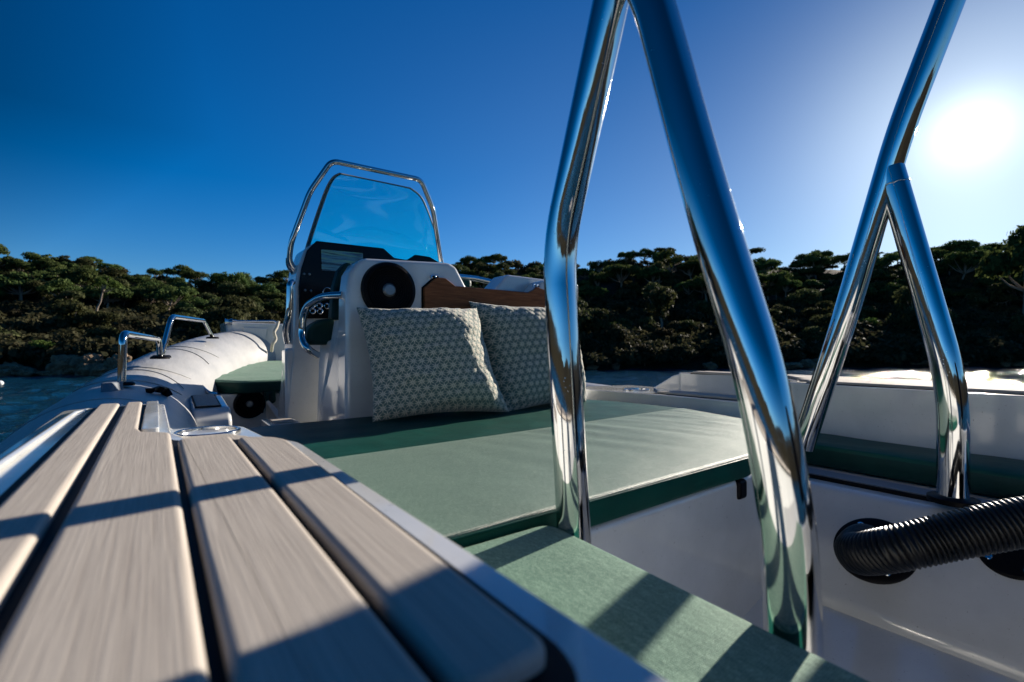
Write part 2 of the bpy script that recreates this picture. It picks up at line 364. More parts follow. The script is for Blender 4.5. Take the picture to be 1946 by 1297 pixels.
# ================================================================== setting: water, hills
az = np.concatenate([np.linspace(-64, 64, 640), np.linspace(64, 296, 90)[1:-1]]); az = np.radians(az) + TH
rd = np.concatenate([np.linspace(.3, 5, 10), 5*(150/5)**(np.arange(1, 421)/420), np.geomspace(150, 3500, 14)[1:]])
AZ, RD = np.meshgrid(az, rd, indexing='ij'); wx_, wy_ = np.sin(AZ)*RD, np.cos(AZ)*RD; wz_ = np.zeros_like(wx_)
for k in range(70):
    lam = .45*(9.0)**rng.random(); th = rng.normal(2.2, .9); amp = lam*.0036*(.6+.8*rng.random()); kk = 2*math.pi/lam; ph = rng.random()*6.28
    fade = np.clip(lam*55/RD - .35, 0, 1); wz_ += fade*amp*np.sin(kk*(math.cos(th)*wx_+math.sin(th)*wy_)+ph + .8*np.sin(kk*.23*(wx_*math.sin(th)-wy_*math.cos(th))))
nA_, nR_ = AZ.shape; idx = np.arange(nA_*nR_).reshape(nA_, nR_); i2 = np.roll(idx, -1, 0)
Fw = np.stack([idx[:, :-1], idx[:, 1:], i2[:, 1:], i2[:, :-1]], -1).reshape(-1, 4)
me = bpy.data.meshes.new('waves'); VV = np.stack([wx_, wy_, wz_+WZ], -1).reshape(-1, 3)
me.vertices.add(len(VV)); me.vertices.foreach_set('co', VV.astype('f').ravel()); me.loops.add(len(Fw)*4); me.polygons.add(len(Fw)); me.loops.foreach_set('vertex_index', Fw.ravel().astype('i'))
me.polygons.foreach_set('loop_start', np.arange(0, len(Fw)*4, 4, dtype='i')); me.polygons.foreach_set('loop_total', np.full(len(Fw), 4, 'i')); me.update(calc_edges=True)
me.polygons.foreach_set('use_smooth', np.ones(len(Fw), bool)); me.materials.append(M['water'])
sea = bpy.data.objects.new('sea_water', me); C.objects.link(sea); tag(sea, kind='structure')
def lerp_tab(x, tab):
    if x <= tab[0][0]: return tab[0][1]
    for (a, b), (c, d) in zip(tab, tab[1:]):
        if x <= c: t = (x-a)/(c-a); return b+(d-b)*t
    return tab[-1][1]
SIL = [(-700,470),(0,500),(120,499),(200,512),(300,530),(400,543),(470,545),(530,545),(600,543),(700,528),(800,520),(880,508),(960,504),(1000,504),(1110,505),(1200,495),(1310,490),(1440,497),(1560,506),(1620,503),(1700,498),(1830,496),(1946,500),(2700,480)]
SH = [(-700,712),(0,714),(200,714),(350,712),(700,706),(1100,703),(1400,701),(1600,699),(1946,698),(2700,697)]
CR = [(-700,70),(0,72),(500,80),(900,90),(1400,84),(1946,70),(2700,70)]
SIL = [(a_, b_+8) for a_, b_ in SIL]
def hill(px, F):
    F0 = 1.5*FOC/(lerp_tab(px, SH)-CY); F1 = lerp_tab(px, CR); e0 = -1.5/F0; e1 = (CY-lerp_tab(px, SIL))/FOC
    if F < F0: return WZ - (F0-F)*.25
    t = min(1.0, (F-F0)/(F1-F0)); z = (e0 + (e1-e0)*t**.72)*min(F, F1)
    if F > F1: z -= (F-F1)*.12
    return z + noise.noise(Vector((px*.01, F*.2, 0)))*.5*min(1, (F-F0)/4)
def hillpos(px, py):
    """depth at which the slope shows at image row py"""
    F0 = 1.5*FOC/(lerp_tab(px, SH)-CY); F1 = lerp_tab(px, CR); e0 = -1.5/F0; e1 = (CY-lerp_tab(px, SIL))/FOC; e = (CY-py)/FOC
    t = max(0.0, min(1.0, (e-e0)/(e1-e0)))**(1/.72); return F0+(F1-F0)*t
v = []; f = []; cols = list(range(-700, 2701, 20)); rows = 60
for px in cols:
    F0 = 1.5*FOC/(lerp_tab(px, SH)-CY); F1 = lerp_tab(px, CR)
    for k in range(rows):
        F = F0-3 + (F1+60-F0+3)*(k/(rows-1))**1.5; s = (px-CX)/FOC; v.append((FW+RT*s)*F + UP*hill(px, F))
for i in range(len(cols)-1):
    for k in range(rows-1): a = i*rows+k; f.append((a, a+rows, a+rows+1, a+1))
hl = link('hillside', M_(v, f), M['ground'], recenter=False); tag(hl, kind='structure')
# unseen ring of hills behind the lens, added to darken the steel's reflections
v = []; f = []; nA, nR = 90, 14
for i in range(nA+1):
    az = TH + R_(62 + 236*i/nA); ht = 17 + 7*noise.noise(Vector((i*.11, 3, 0))) + 3*noise.noise(Vector((i*.5, 9, 0)))
    for k in range(nR+1):
        t = k/nR; d = 95 + 110*t; z = WZ - 1 + ht*math.sin(min(1, t*1.25)*math.pi/2)**.8 + 1.6*noise.noise(Vector((i*.9, k*.9, 5)))*(t > .05)
        v.append((math.sin(az)*d, math.cos(az)*d, z))
for i in range(nA):
    for k in range(nR): a = i*(nR+1)+k; f.append((a, a+1, a+nR+2, a+nR+1))
bh = link('reflection_hills', M_(v, f), M['ground'], recenter=False); tag(bh, kind='structure')
# ------------------------------------------------------------------ trees
def leaf_cloud(cent, rad, count, size, up=.35, seed=0):
    """leaf tufts over several ellipsoid lobes -> verts, faces (numpy)"""
    g = np.random.default_rng(seed); vol = np.array([r[0]*r[1] for r in rad]); pr = vol/vol.sum()
    idx = g.choice(len(cent), count, p=pr); c = np.array(cent)[idx]; r = np.array(rad)[idx]
    d = g.normal(size=(count, 3)); d[:, 2] += up; d /= np.linalg.norm(d, axis=1)[:, None]
    low = d[:, 2] < -.25; d[low, 2] *= -.5
    p = c + d*r*(g.uniform(.62, 1.16, count)[:, None])
    nn = d + g.normal(scale=.55, size=(count, 3)); nn /= np.linalg.norm(nn, axis=1)[:, None]
    a = np.cross(nn, g.normal(size=(count, 3))); a /= np.linalg.norm(a, axis=1)[:, None]; b = np.cross(nn, a)
    s = size*g.uniform(.6, 1.4, count)[:, None]
    V = np.stack([p-a*s, p-b*s*.6, p+a*s, p+b*s*.6], 1).reshape(-1, 3)
    Fc = np.arange(count*4).reshape(-1, 4); return V, Fc
def np_mesh(V, Fc):
    me = bpy.data.meshes.new('leaves'); me.vertices.add(len(V)); me.vertices.foreach_set('co', V.astype('f').ravel())
    n = len(Fc); me.loops.add(n*4); me.polygons.add(n); me.loops.foreach_set('vertex_index', Fc.ravel().astype('i'))
    me.polygons.foreach_set('loop_start', np.arange(0, n*4, 4, dtype='i')); me.polygons.foreach_set('loop_total', np.full(n, 4, 'i')); me.update(calc_edges=True); return me
def tree_proto(kind, seed):
    g = random.Random(seed); cent = []; rad = []; limbs = []
    if kind == 'pine':
        H = g.uniform(2.3, 3.2); Rr = g.uniform(1.7, 2.3); lean = Vector((g.uniform(-.5,.5), g.uniform(-.5,.5), 0))
        for k in range(g.randint(15, 22)):
            a = g.uniform(0, 6.28); q = Rr*math.sqrt(g.random())*.75; c = Vector((q*math.cos(a), q*math.sin(a), H*.72 + (1-q/Rr)*.8 + g.uniform(-.55,.3))) + lean
            cent.append(c); s = g.uniform(.35, .95); rad.append((s, s, s*.62))
        fork = Vector((lean.x*.5, lean.y*.5, H*.45)); trunk = spline([(0,0,-.4), (g.uniform(-.2,.2), g.uniform(-.2,.2), H*.22), fork, lean+Vector((0,0,H*.78))], 4)
        n, sz, mt = 3400, .12, 'pine'
    elif kind == 'oak':
        H = g.uniform(2.6, 3.4)
        for k in range(g.randint(9, 13)):
            a = g.uniform(0, 6.28); q = g.uniform(0, 1.15); c = Vector((q*math.cos(a), q*math.sin(a), g.uniform(.35, .85)*H*(1-q*.18))); cent.append(c); s = g.uniform(.5, .85); rad.append((s, s, s*.72))
        fork = Vector((0,0,H*.3)); trunk = spline([(0,0,-.4), (.05,.05,H*.2), fork, (0,0,H*.7)], 3); n, sz, mt = 2200, .12, 'oak'
    else:
        H = g.uniform(1.3, 2.0)
        for k in range(g.randint(6, 9)):
            a = g.uniform(0, 6.28); q = g.uniform(0, .9); c = Vector((q*math.cos(a), q*math.sin(a), g.uniform(.25,.7)*H)); cent.append(c); s = g.uniform(.35, .65); rad.append((s, s, s*.75))
        fork = Vector((0,0,H*.2)); trunk = [Vector((0,0,-.3)), Vector((.02,0,H*.25)), Vector((0,0,H*.5))]; n, sz, mt = 1500, .10, 'maquis' if kind == 'maquis' else 'bright'
    V, Fc = leaf_cloud(cent, rad, n, sz, seed=seed)
    crown = np_mesh(V, Fc); crown.materials.append(LF[mt])
    bm = bmesh.new(); k = len(trunk); r0 = {'pine': .13, 'oak': .11}.get(kind, .05)
    sweep(trunk, [r0*(1-.6*i/(k-1)) for i in range(k)], 7, True, bm)
    for c in cent[::2]:
        mid = fork.lerp(c, .5)+Vector((0,0,-.12)); sweep([fork, mid, c], [r0*.45, r0*.3, r0*.12], 5, True, bm)
    tm = from_bm(bm); tm.materials.append(M['bark']); 
    for p in tm.polygons: p.use_smooth = True
    return crown, tm
PROTO = {k: [tree_proto(k, 100*i+j) for j in range(nv)] for i, (k, nv) in enumerate((('pine', 9), ('oak', 6), ('maquis', 5), ('bright', 2)))}
def put_tree(kind, px, py, sc, name, label, cat, group=None, F=None, var=None, sq=1.0):
    F = F or hillpos(px, py); s = (px-CX)/FOC; loc = (FW+RT*s)*F + UP*hill(px, F)
    o = thing(name, loc, label, cat, group); o.rotation_euler.z = random.uniform(0, 6.28); o.scale = (sc, sc, sc*sq)
    cr, tr = PROTO[kind][var if var is not None else random.randrange(len(PROTO[kind]))]
    for nm, me in (('crown', cr), ('trunk', tr)):
        c = bpy.data.objects.new(nm, me); C.objects.link(c); c.parent = o
    return o
ZX = ((60, 'at the left edge'), (200, 'left of the bent trunk pine'), (330, 'above the near grab rail'), (450, 'above the far grab rail'), (600, 'left of the windscreen'), (1035, 'right of the windscreen'), (1200, 'just right of the near arch leg'), (1330, 'between the two near arch legs'), (1480, 'behind the near aft arch leg'), (1600, 'left of the far arch'), (1760, 'between the two far arch legs'), (1860, 'right of the far arch'), (9999, 'at the right edge'))
ZY = ((.16, 'on the skyline'), (.42, 'high on the slope'), (.7, 'halfway down the slope'), (9, 'low on the shore slope'))
def scatter(n, kind, ylo, yhi, smin, smax, name, desc, cat, plural, xr=(-110, 2060)):
    xs = []; k = 0
    while len(xs) < n and k < n*40:
        k += 1; px = random.uniform(*xr); top = lerp_tab(px, SIL); bot = lerp_tab(px, SH); ty = random.uniform(ylo, yhi); py = top + (bot-top)*ty
        if 585 < px < 845: continue
        F = hillpos(px, py)
        if any(abs(px-a) < 34*smax*30/F*1.3 and abs(py-b) < 8 for a, b in xs): continue
        xs.append((px, py)); zx = next(z for lim, z in ZX if px < lim); zy = next(z for lim, z in ZY if ty < lim)
        side = 'left' if px < 700 else 'right'
        put_tree(kind, px, py, random.uniform(smin, smax), name, f'{desc} {zy}, {zx}', cat, f'{plural} {zy} of the {side} hill {zx}', sq=random.uniform(.75, 1.3))
scatter(165, 'pine', -.02, .42, .6, 1.25, 'umbrella_pine', 'green domed pine', 'pine tree', 'pines')
scatter(130, 'oak', .0, .85, .6, 1.25, 'holm_oak', 'dark rounded oak', 'tree', 'oaks')
scatter(130, 'maquis', .5, .97, .7, 1.15, 'maquis_shrub', 'brownish shrub', 'shrub', 'shrubs')
def lone_pine():
    g = random.Random(77); cent = []; rad = []
    for k in range(26):
        a = g.uniform(0, 6.28); q = 1.15*math.sqrt(g.random()); cent.append(Vector((.45+q*math.cos(a), q*math.sin(a), 3.15+.75*(1-(q/1.15)**2)+g.uniform(-.3,.1)))); s_ = g.uniform(.22,.42); rad.append((s_, s_, s_*.7))
    V, Fc = leaf_cloud(cent, rad, 3600, .075, seed=5); cr = np_mesh(V, Fc); cr.materials.append(LF['bright'])
    bm = bmesh.new(); tr = spline([(-.45,0,-.5), (-.42,0,.6), (-.15,.05,1.25), (.05,0,1.9), (.22,0,2.6), (.45,0,3.2)], 5); n = len(tr); sweep(tr, [.115*(1-.55*i/(n-1)) for i in range(n)], 9, True, bm)
    for c in cent[::3]: sweep([tr[-8], tr[-8].lerp(c, .5)+Vector((0,0,-.1)), c], [.05, .035, .015], 5, True, bm)
    tm = from_bm(bm); tm.materials.append(M['bark']); o = thing('umbrella_pine', (0,0,0), 'lone umbrella pine with bent pale trunk in the middle of the left slope', 'pine tree')
    px, F = 192, 41.0; o.location = (FW+RT*((px-CX)/FOC))*F + UP*((CY-597)/FOC*F); o.rotation_euler.z = -TH; o.scale = (.80,.80,.80)
    for nm, me in (('crown', cr), ('trunk', tm)): c = bpy.data.objects.new(nm, me); C.objects.link(c); c.parent = o
lone_pine()
put_tree('pine', 318, 600, 1.1, 'umbrella_pine', 'broad green pine to the right of the bent trunk pine on the left slope', 'pine tree', var=2, F=52)
put_tree('pine', 893, 512, .85, 'umbrella_pine', 'small flat topped pine standing out on the skyline right of the windscreen', 'pine tree', var=0)
put_tree('pine', 940, 512, 1.0, 'umbrella_pine', 'taller skyline pine above the gap in the helm seat back', 'pine tree', var=3)
put_tree('pine', 525, 545, .8, 'umbrella_pine', 'thin skyline pine just left of the windscreen frame', 'pine tree', var=4)
put_tree('pine', 1944, 560, 1.6, 'umbrella_pine', 'tall dark pine on the skyline at the far right edge of the photo', 'pine tree', var=5, F=46, sq=1.75)
put_tree('pine', 1815, 508, 1.1, 'umbrella_pine', 'square topped skyline pine right of the starboard arch leg', 'pine tree', var=2)
for (px, py, s_, lb) in ((95, 690, .8, 'bright green bush above the rocks on the left shore'), (1160, 640, 1.1, 'bright round bush low on the right hill beside the near arch leg'), (1250, 600, 1.2, 'yellow green bush halfway up the right hill between the near arch legs'), (1140, 570, 1.2, 'bright bush high on the right hill just right of the near arch leg'), (1640, 640, 1.1, 'green bush seen between the legs of the far arch')):
    put_tree('bright', px, py, s_, 'leafy_bush', lb, 'bush')
# undergrowth: nobody could count it
def undergrowth():
    VV = []; FF = []; nv = 0
    base = [leaf_cloud([Vector((random.uniform(-.7,.7), random.uniform(-.7,.7), random.uniform(.1,.7))) for _ in range(6)], [(s, s, s*.7) for s in [random.uniform(.35,.7) for _ in range(6)]], 330, .16, seed=900+j) for j in range(5)]
    for k in range(1900):
        px = random.uniform(-300, 2250)
        top = lerp_tab(px, SIL); bot = lerp_tab(px, SH); py = top + (bot-top)*random.uniform(-.05, .93 if px < 600 else .985); F = hillpos(px, py)
        loc = np.array((FW+RT*((px-CX)/FOC))*F + UP*hill(px, F)); V, Fc = base[k % 5]; a = random.uniform(0, 6.28); c, s = math.cos(a), math.sin(a); sc = random.uniform(.8, 1.5)
        VV.append((V @ np.array([[c, s, 0], [-s, c, 0], [0, 0, 1]]))*sc + loc); FF.append(Fc+nv); nv += len(V)
    return np_mesh(np.concatenate(VV), np.concatenate(FF))
ug = bpy.data.objects.new('undergrowth', undergrowth()); C.objects.link(ug); ug.data.materials.append(LF['maquis']); tag(ug, kind='stuff', cat='undergrowth', label='low tangled undergrowth covering the hillsides between the trees')
# rocks on the shore
def rock(px, py, w_, h_, label, cat='rock', seed=0):
    F = 1.5*FOC/(max(py, lerp_tab(px, SH)+.5)-CY); bm = bmesh.new(); bmesh.ops.create_icosphere(bm, subdivisions=5, radius=1)
    for p in bm.verts:
        n_ = noise.noise(p.co*1.4+Vector((seed*7.3, 0, 0)))*.45 + abs(noise.noise(p.co*3+Vector((seed, 3, 0))))*.35 + noise.noise(p.co*8+Vector((seed, 3, 0)))*.10
        p.co = p.co*(1+n_); p.co.x *= w_; p.co.y *= w_*.8; p.co.z = p.co.z*h_ + h_*.25
    rr_ = None
    o = link('shore_rock', from_bm(bm), M['rock'], ang=50); p = (FW+RT*((px-CX)/FOC))*F; o.location = (p.x, p.y, WZ-h_*.25); o.rotation_euler.z = -TH
    return tag(o, label, cat)
for i, a in enumerate(((15, 715, .75, .28, 'low tan rock ledge at the waterline on the left edge'), (48, 715, .5, .2, 'small tan rock right of the low ledge on the left shore'), (128, 712, .8, .55, 'largest pale boulder on the left shore under the bright bush'), (165, 714, .7, .5, 'brown boulder right of the largest pale boulder'),
    (190, 715, .5, .3, 'small wet rock at the foot of the brown boulder'), (228, 714, .6, .55, 'reddish rock just left of the near grab rail post'), (100, 715, .5, .16, 'flat rock at the waterline left of the largest boulder'), (1500, 701, .8, .22, 'dark low rock on the right shore left of the far arch leg'), (1535, 700, .5, .3, 'pointed dark rock behind the far arch front leg'))):
    rock(*a[:4], a[4], seed=i)
for i in range(46):
    px = random.uniform(-60, 560) if i < 22 else random.uniform(1000, 2040); F = 1.5*FOC/(lerp_tab(px, SH)-CY)+random.uniform(-.5, .9)
    side = 'left' if px < 700 else 'right'; o = rock(px, 690, random.uniform(.15, .55), random.uniform(.1, .32), f'low broken rock in the line of rocks along the {side} shore', seed=30+i); p = (FW+RT*((px-CX)/FOC))*F
    o.location = (p.x, p.y, WZ-.05+max(0, F-1.5*FOC/(lerp_tab(px, SH)-CY))*.15); o['group'] = f'waterline rocks on the {side} shore'
# fence posts on the right shore, one fence
fence = thing('post_fence', P(1280, 692, F=37), 'row of thin pale wooden posts standing above the right shore', 'fence')
for px in (1237, 1242, 1252, 1268, 1283, 1314, 1500, 1640, 1672, 1705, 1738):
    F = 1.5*FOC/(lerp_tab(px, SH)-CY)+2.2; b = (FW+RT*((px-CX)/FOC))*F + UP*(hill(px, F)-.15); h = random.uniform(.75, 1.0)
    link('post', sweep([b, b+Vector((random.uniform(-.04,.04), 0, h*.5)), b+Vector((random.uniform(-.06,.06), 0, h))], [.035, .03, .025], 7), M['post'], fence)
bm = bmesh.new(); bmesh.ops.create_icosphere(bm, subdivisions=3, radius=.11); by = link('mooring_buoy', from_bm(bm), M['white']); q = P(0, 733, Z=WZ); by.location = (q.x, q.y, WZ-.02)
tag(by, 'small white mooring buoy on the water at the left edge', 'buoy')
# ================================================================== the boat
MX = 1.22
boat = thing('inflatable_boat', (MX, 2.2, WZ-.1), 'white rigid inflatable boat with grey tubes and polished steel arch, seen from its stern corner', 'boat')
def part(name, me, m, parent=boat, **k): return link(name, me, M[m] if isinstance(m, str) else m, parent, **k)
# --- buoyancy tube
TP = [(-.10,-1.5,-.50), (-.10,0,-.48), (-.12,1.2,-.46), (-.13,2.2,-.435), (-.10,2.9,-.40), (.00,3.4,-.33), (.20,4.1,-.235), (.42,4.72,-.16), (.80,5.3,-.09), (MX,5.5,-.07)]
sb = [(2*MX-x+.12, y, z-(.13 if y < 3 else .13*max(0, (5-y)/2))) for x, y, z in TP[:-1]][::-1]
tube_path = spline(TP+sb, 12); TR = .28
tube = part('buoyancy_tube', sweep(tube_path, TR, 48), 'tube', ang=60)
def nearest_i(y): return min(range(len(tube_path)//2), key=lambda i: abs(tube_path[i].y-y))
def band(y, a0, a1, wid=.035, rr=TR+.004, m='tube', name='seam_tape', parent=None, skew=0.0):
    i = nearest_i(y); c = tube_path[i]; t = (tube_path[i+1]-tube_path[i-1]).normalized(); nx = t.cross(UP).normalized(); nz = nx.cross(t)
    bm = bmesh.new(); rows_ = []; K = 28
    for j in range(K+1):
        a = R_(a0+(a1-a0)*j/K); d = nx*math.cos(a)+nz*math.sin(a); rows_.append([bm.verts.new(c+d*r_+t*(w2+skew*(j/K-.5)**2)) for r_, w2 in ((TR-.01, -wid/2), (rr, -wid/2+.002), (rr, wid/2-.002), (TR-.01, wid/2))])
    for a, b in zip(rows_, rows_[1:]):
        for k in range(3): bm.faces.new((a[k], b[k], b[k+1], a[k+1]))
    return part(name, from_bm(bm), m, parent or tube)
for y, sk in ((2.62, .5), (3.05, -.25), (3.13, .45), (3.75, -.22), (3.84, .4), (4.95, .1)): band(y, 42, 128, .022, TR+.004, skew=sk)
band(2.15, 60, 175, .3, TR+.003, 'tube', 'tube_patch')
# webbing handle, valve patch
def on_tube(y, ang, lift=0.0):
    i = nearest_i(y); c = tube_path[i]; t = (tube_path[i+1]-tube_path[i-1]).normalized(); nx = t.cross(UP).normalized(); nz = nx.cross(t); a = R_(ang)
    return c+(nx*math.cos(a)+nz*math.sin(a))*(TR+lift), (nx*math.cos(a)+nz*math.sin(a)), t
hp = [on_tube(2.42-.15*k/6, 62+16*k/6-8, .004+.016*math.sin(math.pi*k/6))[0] for k in range(7)]
part('tube_handle', sweep(hp, .016, 10, aspect=.55), 'grille', tube)
# --- grab rails on the tube (each its own part)
def rail(pts, r, fl=.05, bases=(0, -1), parent=boat, name='grab_rail'):
    o = part(name, sweep(fillet(pts, fl, 8), r, 20), 'steel', parent, ang=70)
    for b in bases:
        p = Vector(pts[b]); part('rail_base', lathe([(0,-.012), (.042,-.012), (.042,-.004), (.036,.002), (0,.002)], p, (0,0,1), 24), 'grille', o)
    return o
rail([P(231,727,Y=2.36), P(234,634,Y=2.36), P(302,645,Y=3.02), P(304,678,Y=3.04)], .0135, .045)
rail([P(307,676,Y=3.1), P(326,602,Y=3.15), P(388,610,Y=4.05), P(404,641,Y=4.15)], .0135, .05)
# grey rubber step at the first rail base
pb = P(212, 742, Y=2.22); part('rubber_fairlead', prism_me([P(190,728,Y=2.2), P(213,727,Y=2.2), P(212,757,Y=2.15), P(189,757,Y=2.15)], (.03,.07,0)), 'grey', bevel=.006)
part('rubber_cleat', prism_me([P(188,762,Y=2.08), P(207,760,Y=2.08), P(206,767,Y=2.06), P(187,768,Y=2.06)], (.02,.05,0)), 'grey', bevel=.005)
# --- outboard engine on the transom, behind the lens
eng = part('outboard_engine', prism_me([(.95,-1.62,-.35), (1.49,-1.62,-.35), (1.52,-1.62,.05), (1.40,-1.62,.30), (1.04,-1.62,.30), (.92,-1.62,.05)], (0,-.62,0)), 'grille', bevel=.08, seg=5)
part('engine_leg', prism_me([(1.14,-1.5,-.40), (1.30,-1.5,-.40), (1.27,-1.5,-1.9), (1.17,-1.5,-1.9)], (0,-.42,0)), 'grille', eng, bevel=.03)
# --- hull and decks
hv = []; ys = [-1.2, 0, 2, 3.6, 4.6, 5.3]; hw = [1.05, 1.1, 1.1, .95, .6, .12]; keel = [-1.75, -1.8, -1.8, -1.7, -1.45, -.95]
for y, hw_, kz in zip(ys, hw, keel): hv += [(MX-hw_, y, -.62), (MX-hw_*.96, y, -1.15), (MX, y, kz), (MX+hw_*.96, y, -1.15), (MX+hw_, y, -.62)]
hf = [(i*5+k, i*5+k+1, (i+1)*5+k+1, (i+1)*5+k) for i in range(5) for k in range(4)] + [(0,1,2,3,4), (29,28,27,26,25)]
part('hull', M_(hv, hf), 'gel', ang=30)
part('cockpit_floor', prism_me([(.02,1.9,-.86), (2.42,1.9,-.86), (2.3,4.0,-.84), (1.8,5.0,-.8), (.7,5.0,-.8), (.12,4.0,-.84)], (0,0,.06)), 'gel')
part('well_floor', prism_me([(.4,-1.2,-.80), (1.0,-1.2,-.84), (1.53,-1.2,-.72), (1.53,-1.2,-.9), (.4,-1.2,-.9)], (0,1.9,0)), 'gel', bevel=.02)
part('transom', box_me(.2, 2.4, -1.28, -1.2, -1.3, -.4), 'gel', bevel=.02)
part('side_locker', prism_me([(.17,-1.2,-.95), (.50,-1.2,-.95), (.555,.655,-.95), (.17,.655,-.95)], (0,0,.569)), 'gel', bevel=.02)
part('starboard_locker', prism_me([(1.5,-1.2,-.705), (1.745,-1.2,-.45), (2.26,-1.2,-.44), (2.26,-1.2,-1.0), (1.5,-1.2,-1.0)], (0,2.1,0)), 'gel', bevel=.022, seg=4)
part('aft_seat_locker', flat([(.17,.662), (1.72,.662), (1.72,.93), (2.24,.93), (2.24,2.06), (.17,2.06)], -.95, -.366), 'gel', bevel=.02)
part('locker_recess', box_me(1.29, 1.335, .652, .70, -.425, -.370), 'grille', bevel=.01)
# --- port coaming with its teak strips
ZT = -.155
def coaming(poly, zt, zb=-.95, bv=.016, name='coaming'): return part(name, flat(poly, zb, zt), 'gel', bevel=bv, seg=4)
pc = coaming(round_poly([(-.185,-1.2), (-.185,1.60), (-.02,1.66), (.018,1.62), (.022,1.06), (.05,.93), (.15,.905), (.188,.84), (.192,.105), (.172,.062), (.08,.05), (.06,-1.2)], [.01,.03,.03,.02,.02,.03,.03,.03,.04,.02,.02,.01], 4), ZT)
def inset(poly, d):
    m = len(poly); ar = sum(poly[i][0]*poly[(i+1) % m][1]-poly[(i+1) % m][0]*poly[i][1] for i in range(m)); sg = 1 if ar > 0 else -1; out = []
    for i in range(m):
        a, b, c = [Vector(poly[(i+k) % m]) for k in (-1, 0, 1)]; u = (b-a).normalized(); w_ = (c-b).normalized()
        n1 = Vector((-u.y, u.x))*sg; n2 = Vector((-w_.y, w_.x))*sg; k = (n1+n2); k = k/max(.5, k.dot(n1)) if k.length > 1e-6 else n1
        out.append((b.x+k.x*d, b.y+k.y*d))
    return out
def slab(poly, z0, z1, e, rad=.013, n=6):
    poly = [p for i, p in enumerate(round_poly(poly, rad, 5)) if (Vector(p)-Vector(round_poly(poly, rad, 5)[i-1])).length > 1e-5]; m = len(poly); v = [(x, y, z0) for x, y in poly]; f = []
    for k in range(n+1):
        a = math.pi/2*k/n; v += [(x, y, z1-e+e*math.sin(a)) for x, y in inset(poly, e*(1-math.cos(a)))]
    v += [(x, y, z1) for x, y in inset(poly, e+.0012)]; n += 1
    for i in range(n+1):
        for k in range(m): a, b = i*m+k, i*m+(k+1) % m; f.append((a, b, b+m, a+m))
    f.append(tuple(range((n+1)*m, (n+2)*m))); f.append(tuple(range(m))[::-1]); bm = bmesh.new(); vs = [bm.verts.new(p) for p in v]
    for q_ in f: bm.faces.new([vs[i] for i in q_])
    return from_bm(bm)
def planks(ps, parent, zt=ZT, z0=.002, th=.0125, mb=.006, base=None):
    if base: part('caulking', flat(base, zt-.004, zt+z0), 'black', parent, bevel=.001, seg=1)
    for pl in ps:
        o = part('teak_strip', slab(pl, zt+z0-.001, zt+th, mb), 'teak', parent, ang=50)
        for f_ in o.data.polygons: f_.use_smooth = len(f_.vertices) < 9
def rect(x0, x1, y0, y1, x0b=None, x1b=None): return [(x0, y0), (x1, y0), (x1b if x1b is not None else x1, y1), (x0b if x0b is not None else x0, y1)]
part('gunwale_lip', sweep([(-.165,-1.1,ZT+.004), (-.163,.8,ZT+.004), (-.155,1.5,ZT+.002), (-.14,1.62,ZT-.004)], .006, 10, aspect=.8), 'gel', pc)
planks([rect(-.114, -.0685, -1.1, 1.59, -.117, -.076), [(-.0610,-1.1), (.0180,-1.1), (.0190,.99), (-.018,1.02), (-.026,1.07), (-.030,1.60), (-.0635,1.60)],
        [(.0265,-1.1), (.0945,-1.1), (.0960,.885), (.0260,.905)], [(.1025,.168), (.1535,.168), (.1640,.80), (.151,.836), (.120,.862), (.1035,.862)]], pc,
       base=round_poly([(-.130,-1.15), (-.130,1.605), (-.02,1.61), (-.016,1.05), (.03,.95), (.15,.88), (.172,.79), (.166,.175), (.155,.15), (.098,.148), (.095,-1.15)], .012, 3))
part('deck_ridge', flat(round_poly(rect(-.0215, .004, 1.06, 1.60), .008, 3), ZT, ZT+.0115), 'gel', pc, bevel=.004, seg=4)
# lower shelf with the cup holder
ps = coaming(round_poly([(.0,.9), (.205,.88), (.215,1.12), (.185,1.42), (.12,1.47), (.0,1.47)], .03, 4), -.205, name='side_shelf')
planks([[(.03,.92), (.158,.92), (.163,1.17), (.145,1.20), (.13,1.235), (.045,1.245), (.03,1.22)]], ps, zt=-.205, base=[(.02,.91), (.175,.91), (.178,1.19), (.13,1.26), (.02,1.26)])
def cup(x, y, z, r=.062): 
    o = part('cup_holder', lathe([(r*.9,-.085), (r*.93,-.02), (r*.97,.002), (r*1.0,.003), (r*1.06,.0035), (r*1.12,.001), (r*1.12,-.004), (r*1.02,-.006), (r*.95,-.088), (0,-.088), (0,-.085), (r*.9,-.085)], (x, y, z), (0,0,1), 56), 'lead', ang=50); return o
cup(.098, 1.34, -.200)
# --- starboard coaming, mirrored
sc = coaming(round_poly([(2.245,.12), (2.27,.09), (2.80,.05), (2.80,1.68), (2.70,1.74), (2.62,1.72), (2.60,1.10), (2.46,.99), (2.30,.96), (2.262,.90)], [.03,.03,.01,.03,.03,.03,.05,.05,.03,.03], 4), ZT)
planks([rect(2.295, 2.345, .15, .87, 2.30, 2.345), rect(2.355, 2.42, .13, .92), rect(2.43, 2.50, .12, .96), rect(2.64, 2.70, .1, 1.62), [(2.51,.1), (2.63,.1), (2.63,1.62), (2.61,1.62), (2.605,1.06), (2.51,.99)], rect(2.71, 2.75, .1, 1.6)], sc,
       base=round_poly([(2.285,.14), (2.76,.09), (2.76,1.63), (2.615,1.635), (2.607,1.08), (2.48,.975), (2.288,.90)], .012, 3))
ramp_ = part('coaming_end', prism_me([(2.62,1.70,-.9), (2.62,1.70,-.158), (2.62,1.76,-.175), (2.62,1.91,-.262), (2.62,1.91,-.9)], (.17,0,0)), 'gel', bevel=.012)
